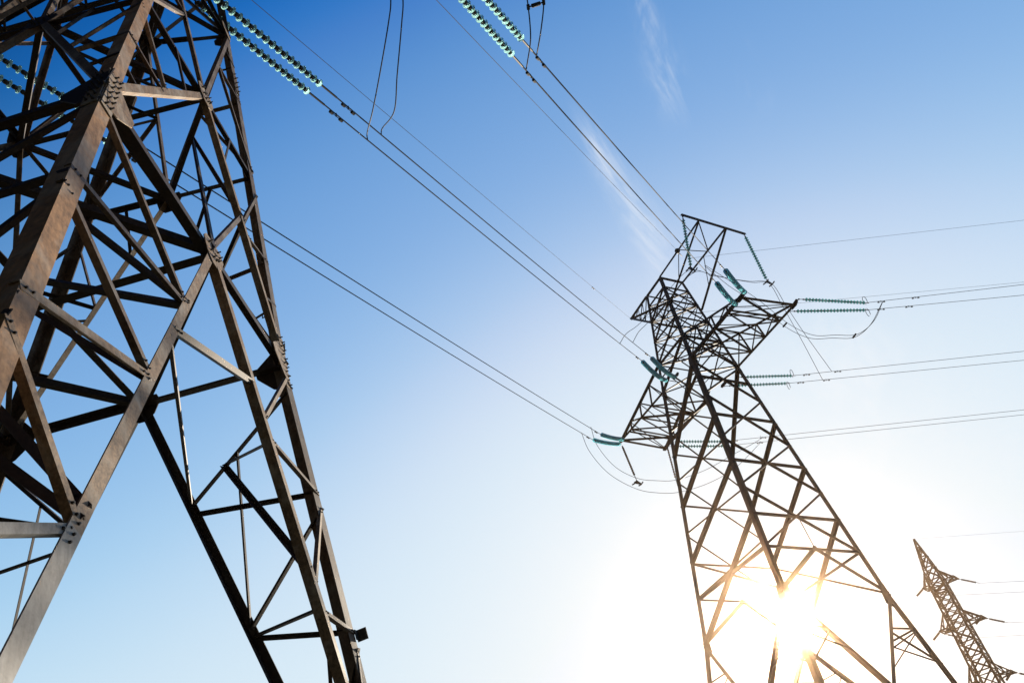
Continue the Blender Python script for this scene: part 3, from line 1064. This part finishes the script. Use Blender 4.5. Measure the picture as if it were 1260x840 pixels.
for k, (s0, c0, e0) in INC.items():
    s0, c0, e0 = V(s0), V(c0), V(e0)
    ph = k[:2]
    d = (e0 - c0).normalized()

    s0 = c0 - (c0 - s0).normalized() * (4.5 if ph != "W3" else 4.2)
    L = (c0 - s0).length
    n = 17
    lead = max(0.12, L - n * 0.21 - (0.62 if ph != "W3" else 0.1))
    n = min(n, int((L - lead - .05) / 0.21))
    insulator("%s teal glass insulator string %s" % (SIDE[k], NEAR_END[ph]), s0, c0, n, lead, "insulators on the near pylon", 0.0)
    e1 = e0 - d * 7.4 if k not in FLAT else V(FLAT[k])
    wire("%s wire of the pair %s" % (SIDE[k], MIDW[ph]), [c0, e1], R1, group="line wires between the two big pylons", sag=0.12,
         dampers=(0.5, (e1 - c0).length - 1.2))
    insulator("%s drooping teal insulator string, near side, %s" % (SIDE[k], FAR_ARM[ph]), e0, e1, int(((e1 - e0).length - 0.5) / 0.235), 0.3, "insulators on the middle pylon, near side", 0.30 if k not in FLAT else 0.12, meshes=DISC_BIG, pitch=0.235)

OUT = dict(
    O1a=((19.384, 38.839, 34.436), (24.395, 40.568, 34.436), (155.266, 55.182, 34.436)),
    O1b=((18.885, 39.914, 34.436), (24.582, 41.364, 34.436), (155.275, 60.044, 34.436)),
    O2a=((15.879, 46.362, 34.436), (20.387, 47.541, 34.436), (158.136, 66.849, 34.436)),
    O2b=((15.03, 47.209, 34.436), (20.084, 48.418, 34.436), (158.394, 69.77, 34.436)),
    O3a=((11.203, 53.549, 34.436), (15.597, 55.055, 34.436), (161.466, 77.834, 34.436)),
    O3b=((10.885, 54.178, 34.436), (15.803, 55.814, 34.436), (161.754, 79.014, 34.436)))
WHO = dict(O1="top pair right of the middle pylon", O2="middle pair right of the middle pylon", O3="lowest pair, partly seen through the middle pylon")
for k, (s0, e0, f0) in OUT.items():
    s0, e0, f0 = V(s0), V(e0), V(f0)
    sd = "upper" if k[2] == "a" else "lower"
    L = (e0 - s0).length
    n = int((L - 0.45) / 0.25)
    insulator("%s level insulator string of the %s" % (sd, WHO[k[:2]]), s0, e0 + (e0 - s0).normalized() * .25, n, max(.2, L - n * .25 - .05),
              "insulators on the middle pylon, far side", 0.0, ring=(1 if sd == "upper" else -1) if k[:2] != "O3" else False, meshes=DISC_THIN, pitch=0.25)
    d = (f0 - e0).normalized()
    wire("%s wire of the %s" % (sd, WHO[k[:2]]), [e0, f0], 0.017, group="line wires leaving to the right", sag=0.0,
         dampers=(1.1, 3.6 if k[2] == "a" else 3.2))

# earth wires
wire("thin single wire from the top edge to the middle pylon's upper left arm tip", [(-6.948, 6.524, 23.73), (10.645, 50.312, 45.49)], RE, "earth_wire", sag=0.1, dampers=(40.0,))
wire("thin single wire from the top edge to the top corner of the middle pylon", [(-1.906, 7.407, 23.73), (14.2, 42.2, 44.55)], RE, "earth_wire", sag=0.1)
wire("thin wire from the middle pylon's top to the right edge, highest there", [(15.155, 43.483, 44.73), (101.567, 52.485, 44.73)], RE, "earth_wire")
wire("thin faint wire from the middle pylon's left arm tip, just above the top right pair", [(10.645, 50.312, 45.49), (122.809, 66.327, 45.49)], RE, "earth_wire")
m = MB()
lathe(m, [(0.0, -.22), (.12, -.19), (.2, -.09), (.22, 0), (.2, .09), (.12, .19), (0, .22)], 14, (14.2, 42.2, 44.5), (0.3, 0.2, 1))
tube(m, [(14.2, 42.2, 44.5), (14.6, 42.9, 44.5)], 0.03)
tag(m.build("wire_fitting", IRON, None, True), "small dark ball fitting on the thin wire at the middle pylon's top left", "fitting")

# jumpers of the middle tower
J1 = [(12.584, 33.621, 34.1), (14.6, 35.9, 34.3), (16.491, 37.893, 34.2), (18.624, 40.22, 33.64), (20.033, 40.775, 32.72), (21.593, 41.06, 32.58), (23.147, 41.358, 32.52), (24.529, 41.145, 33.19), (25.635, 40.75, 34.40)]
jr = 0.018
wire("front loop of slack wire hanging under the right tip of the crossarm", J1, jr, "jumper_wire", smooth=6, dampers=())
wire("rear loop of slack wire hanging under the right tip of the crossarm", [V(p) + V((-0.35, -0.1, -0.28)) * (0.2 if i in (0, 8) else 1.0) for i, p in enumerate(J1)], jr, "jumper_wire", smooth=6)
J3 = [(4.36, 45.07, 31.65), (4.66, 46.93, 31.2), (5.74, 48.9, 30.37), (7.29, 50.47, 29.99), (8.85, 51.68, 30.15), (10.5, 52.74, 30.48), (13.07, 53.34, 31.18), (15.54, 53.68, 32.21), (18.18, 53.87, 33.23), (18.9, 55.3, 34.43)]
J3B = [(3.65, 45.55, 31.66), (4.05, 47.16, 30.92), (5.23, 49.16, 30.01), (7.07, 50.85, 29.34), (8.77, 52.12, 29.35), (10.54, 53.18, 29.64), (13.08, 53.83, 30.27), (15.62, 54.15, 31.33), (18.11, 54.05, 32.97), (19.0, 56.2, 34.43)]
wire("upper loop of slack wire hanging below the left tip of the crossarm", J3, jr, "jumper_wire", smooth=6)
wire("lower loop of slack wire hanging below the left tip of the crossarm", J3B, jr, "jumper_wire", smooth=6)
J2 = [(6.21, 34.356, 29.9), (7.08, 35.99, 31.91), (8.47, 37.54, 33.88), (10.79, 38.41, 36.6), (13.24, 38.87, 38.96), (14.9, 39.5, 38.75), (16.364, 40.157, 38.6), (17.8, 40.8, 38.6), (19.194, 41.246, 38.5), (20.1, 42.9, 37.45), (21.3, 45.3, 36.1), (22.97, 48.85, 34.45)]
J2B = [(7.046, 34.826, 30.17), (7.82, 35.93, 31.8), (8.86, 37.57, 33.73), (10.96, 38.75, 36.3), (13.6, 39.1, 38.9), (15.2, 39.8, 38.85), (16.7, 40.45, 38.72), (18.1, 41.1, 38.7), (19.5, 41.5, 38.6), (20.4, 43.0, 37.5), (21.6, 45.0, 36.2), (23.5, 47.95, 34.45)]
wire("front jumper wire carried round the middle pylon's top below the sloping bar", J2, jr, "jumper_wire", smooth=6)
wire("rear jumper wire carried round the middle pylon's top below the sloping bar", J2B, jr, "jumper_wire", smooth=6)
insulator("long insulator string hanging from the left end of the sloping bar", P2(7.3, -2.9, 43.8), (13.5, 38.85, 39.2), 17, 0.3, None, 0, meshes=DISC_THIN, pitch=0.25)
insulator("long insulator string hanging from the right end of the sloping bar", P2(7.1, 2.95, 43.8), (19.2, 41.3, 38.75), 18, 0.3, None, 0, meshes=DISC_THIN, pitch=0.25)
insulator("thin brown string hanging below the left tip of the crossarm", (7.142, 52.463, 34.2), (7.25, 50.75, 29.95), 15, 0.15, meshes=DISC_BROWN, pitch=0.25)
insulator("thin brown string hanging beside the middle pylon's left leg", (10.886, 53.966, 34.2), (10.6, 53.4, 30.3), 12, 0.15, meshes=DISC_BROWN, pitch=0.25)
for nm, p, dx in (("clamp yoke at the foot of the string from the bar's left end", V((13.5, 38.85, 39.05)), 1), ("clamp yoke at the foot of the string from the bar's right end", V((19.25, 41.3, 38.6)), 1),
                  ("clamp yoke on the slack loop below the crossarm's left tip", V((7.25, 50.65, 29.7)), 1)):
    m = MB()
    a = V((0.8, 0.55, 0.0)).normalized()
    plate(m, [p - a * .32 + V((0, 0, .02)), p + V((0, 0, .22)), p + a * .32 + V((0, 0, .02)), p + a * .3 - V((0, 0, .1)), p - a * .3 - V((0, 0, .1))], a.cross(V((0, 0, 1))), 0.05)
    for s in (-1, 1):
        q = p + a * .3 * s - V((0, 0, .1))
        c = a.cross(V((0, 0, 1)))
        tube(m, [q - c * .28 + V((0, 0, .06)), q, q + c * .28 + V((0, 0, .06))], 0.05)
    tag(m.build("clamp_yoke", IRON, None), nm, "clamp")
for nm, p in (("black spacer on the slack loop under the crossarm's right tip", V((18.45, 40.1, 33.5))),
              ("black spacer low on the slack loop under the crossarm's right tip", V((23.0, 41.3, 32.4)))):
    m = MB()
    tube(m, [p + V((.02, 0, .12)), p - V((.35, .1, .22))], 0.06, 8)
    tag(m.build("wire_spacer", IRON, None), nm, "spacer")

# jumpers of the near tower, rising out of the frame
def on_wire(k, d):
    c0, e0 = V(INC[k][1]), V(INC[k][2])
    t = d / (e0 - c0).length
    return c0.lerp(e0, t) - V((0, 0, 4 * 0.12 * t * (1 - t) * .9))


wire("left of the two curved wires rising from the centre pair to the top edge", [on_wire("W2b", 1.96), on_wire("W2b", 1.90) + V((0.06, -.12, 0.12)), (-2.45, 10.55, 19.55), (-2.0, 9.55, 19.50), (-1.5, 8.5, 19.9), (-1.317, 8.017, 20.1), (-1.2, 7.4, 21.0)], 0.016, "jumper_wire", smooth=8)
wire("right of the two curved wires rising from the centre pair to the top edge", [on_wire("W2a", 2.045), on_wire("W2a", 2.0) + V((0.10, -.12, 0.08)), (-1.90, 10.65, 19.55), (-1.58, 9.65, 19.50), (-1.2, 8.6, 19.9), (-1.034, 8.069, 20.1), (-0.95, 7.4, 21.0)], 0.016, "jumper_wire", smooth=8)
JL = [on_wire("W1b", .215), (1.72, 10.0, 19.6), (1.84, 9.3, 19.4), (1.893, 8.65, 19.66), (1.88, 8.2, 19.9), (1.85, 7.3, 20.6)]
JR = [on_wire("W1a", .26), (2.02, 9.65, 19.55), (2.127, 9.105, 19.41), (2.275, 8.595, 19.645), (2.3, 8.1, 19.9), (2.27, 7.2, 20.6)]
wire("left short curved wire at the top edge, joined by a spacer", JL, 0.016, "jumper_wire", smooth=8)
wire("right short curved wire at the top edge, joined by a spacer", JR, 0.016, "jumper_wire", smooth=8)
m = MB()
a, b = V((1.893, 8.65, 19.66)), V((2.275, 8.595, 19.645))
tube(m, [a.lerp(b, .2), a.lerp(b, .8)], 0.05, 10)
tube(m, [a, b], 0.02)
for q in (a, b):
    tube(m, [q - V((0, 0.06, 0)), q + V((0, 0.06, 0))], 0.04, 8)
tag(m.build("wire_spacer", IRON, None), "black spacer bar between the two short curved wires at the top edge", "spacer")

# strings and wires of the far tower (each string is only a few pixels wide)
LEV = {34.3: "top", 29.0: "middle", 22.6: "lowest visible"}
for tip, s, lev in tips3:
    for d2, dv in (("front", -0.9), ("back", 0.9)):
        st = tip + v3 * dv
        di = (V((0.93, 0.22, -0.30)) if d2 == "back" else V((-0.75, -0.45, -0.48))).normalized()
        en = st + di * (2.6 if d2 == "back" else 2.2)
        m = MB()
        tube(m, [st, en], 0.03)
        for i in range(11):
            lathe(m, [(0.03, 0), (.13, .05), (.13, .08), (.03, .11)], 8, st + di * (.3 + i * .17), di, 0)
        sd = "right" if s > 0 else "left"
        tag(m.build("insulator_string", IRON, None), "dark string on the far pylon's %s %s arm, %s side" % (LEV[lev], sd, "right-hand" if d2 == "back" else "near"), "insulator", "insulators on the far pylon")
        if d2 == "back":
            wire("faint thin wire from the far pylon's %s %s arm to the right edge" % (LEV[lev], sd), [en, en + V((90, 20, -5))], 0.018, "conductor", group="faint wires of the far pylon")
wire("faint thin wire from the very tip of the far pylon", [(47.5, 99.2, 40.7), (130, 118, 39)], 0.01, "earth_wire")
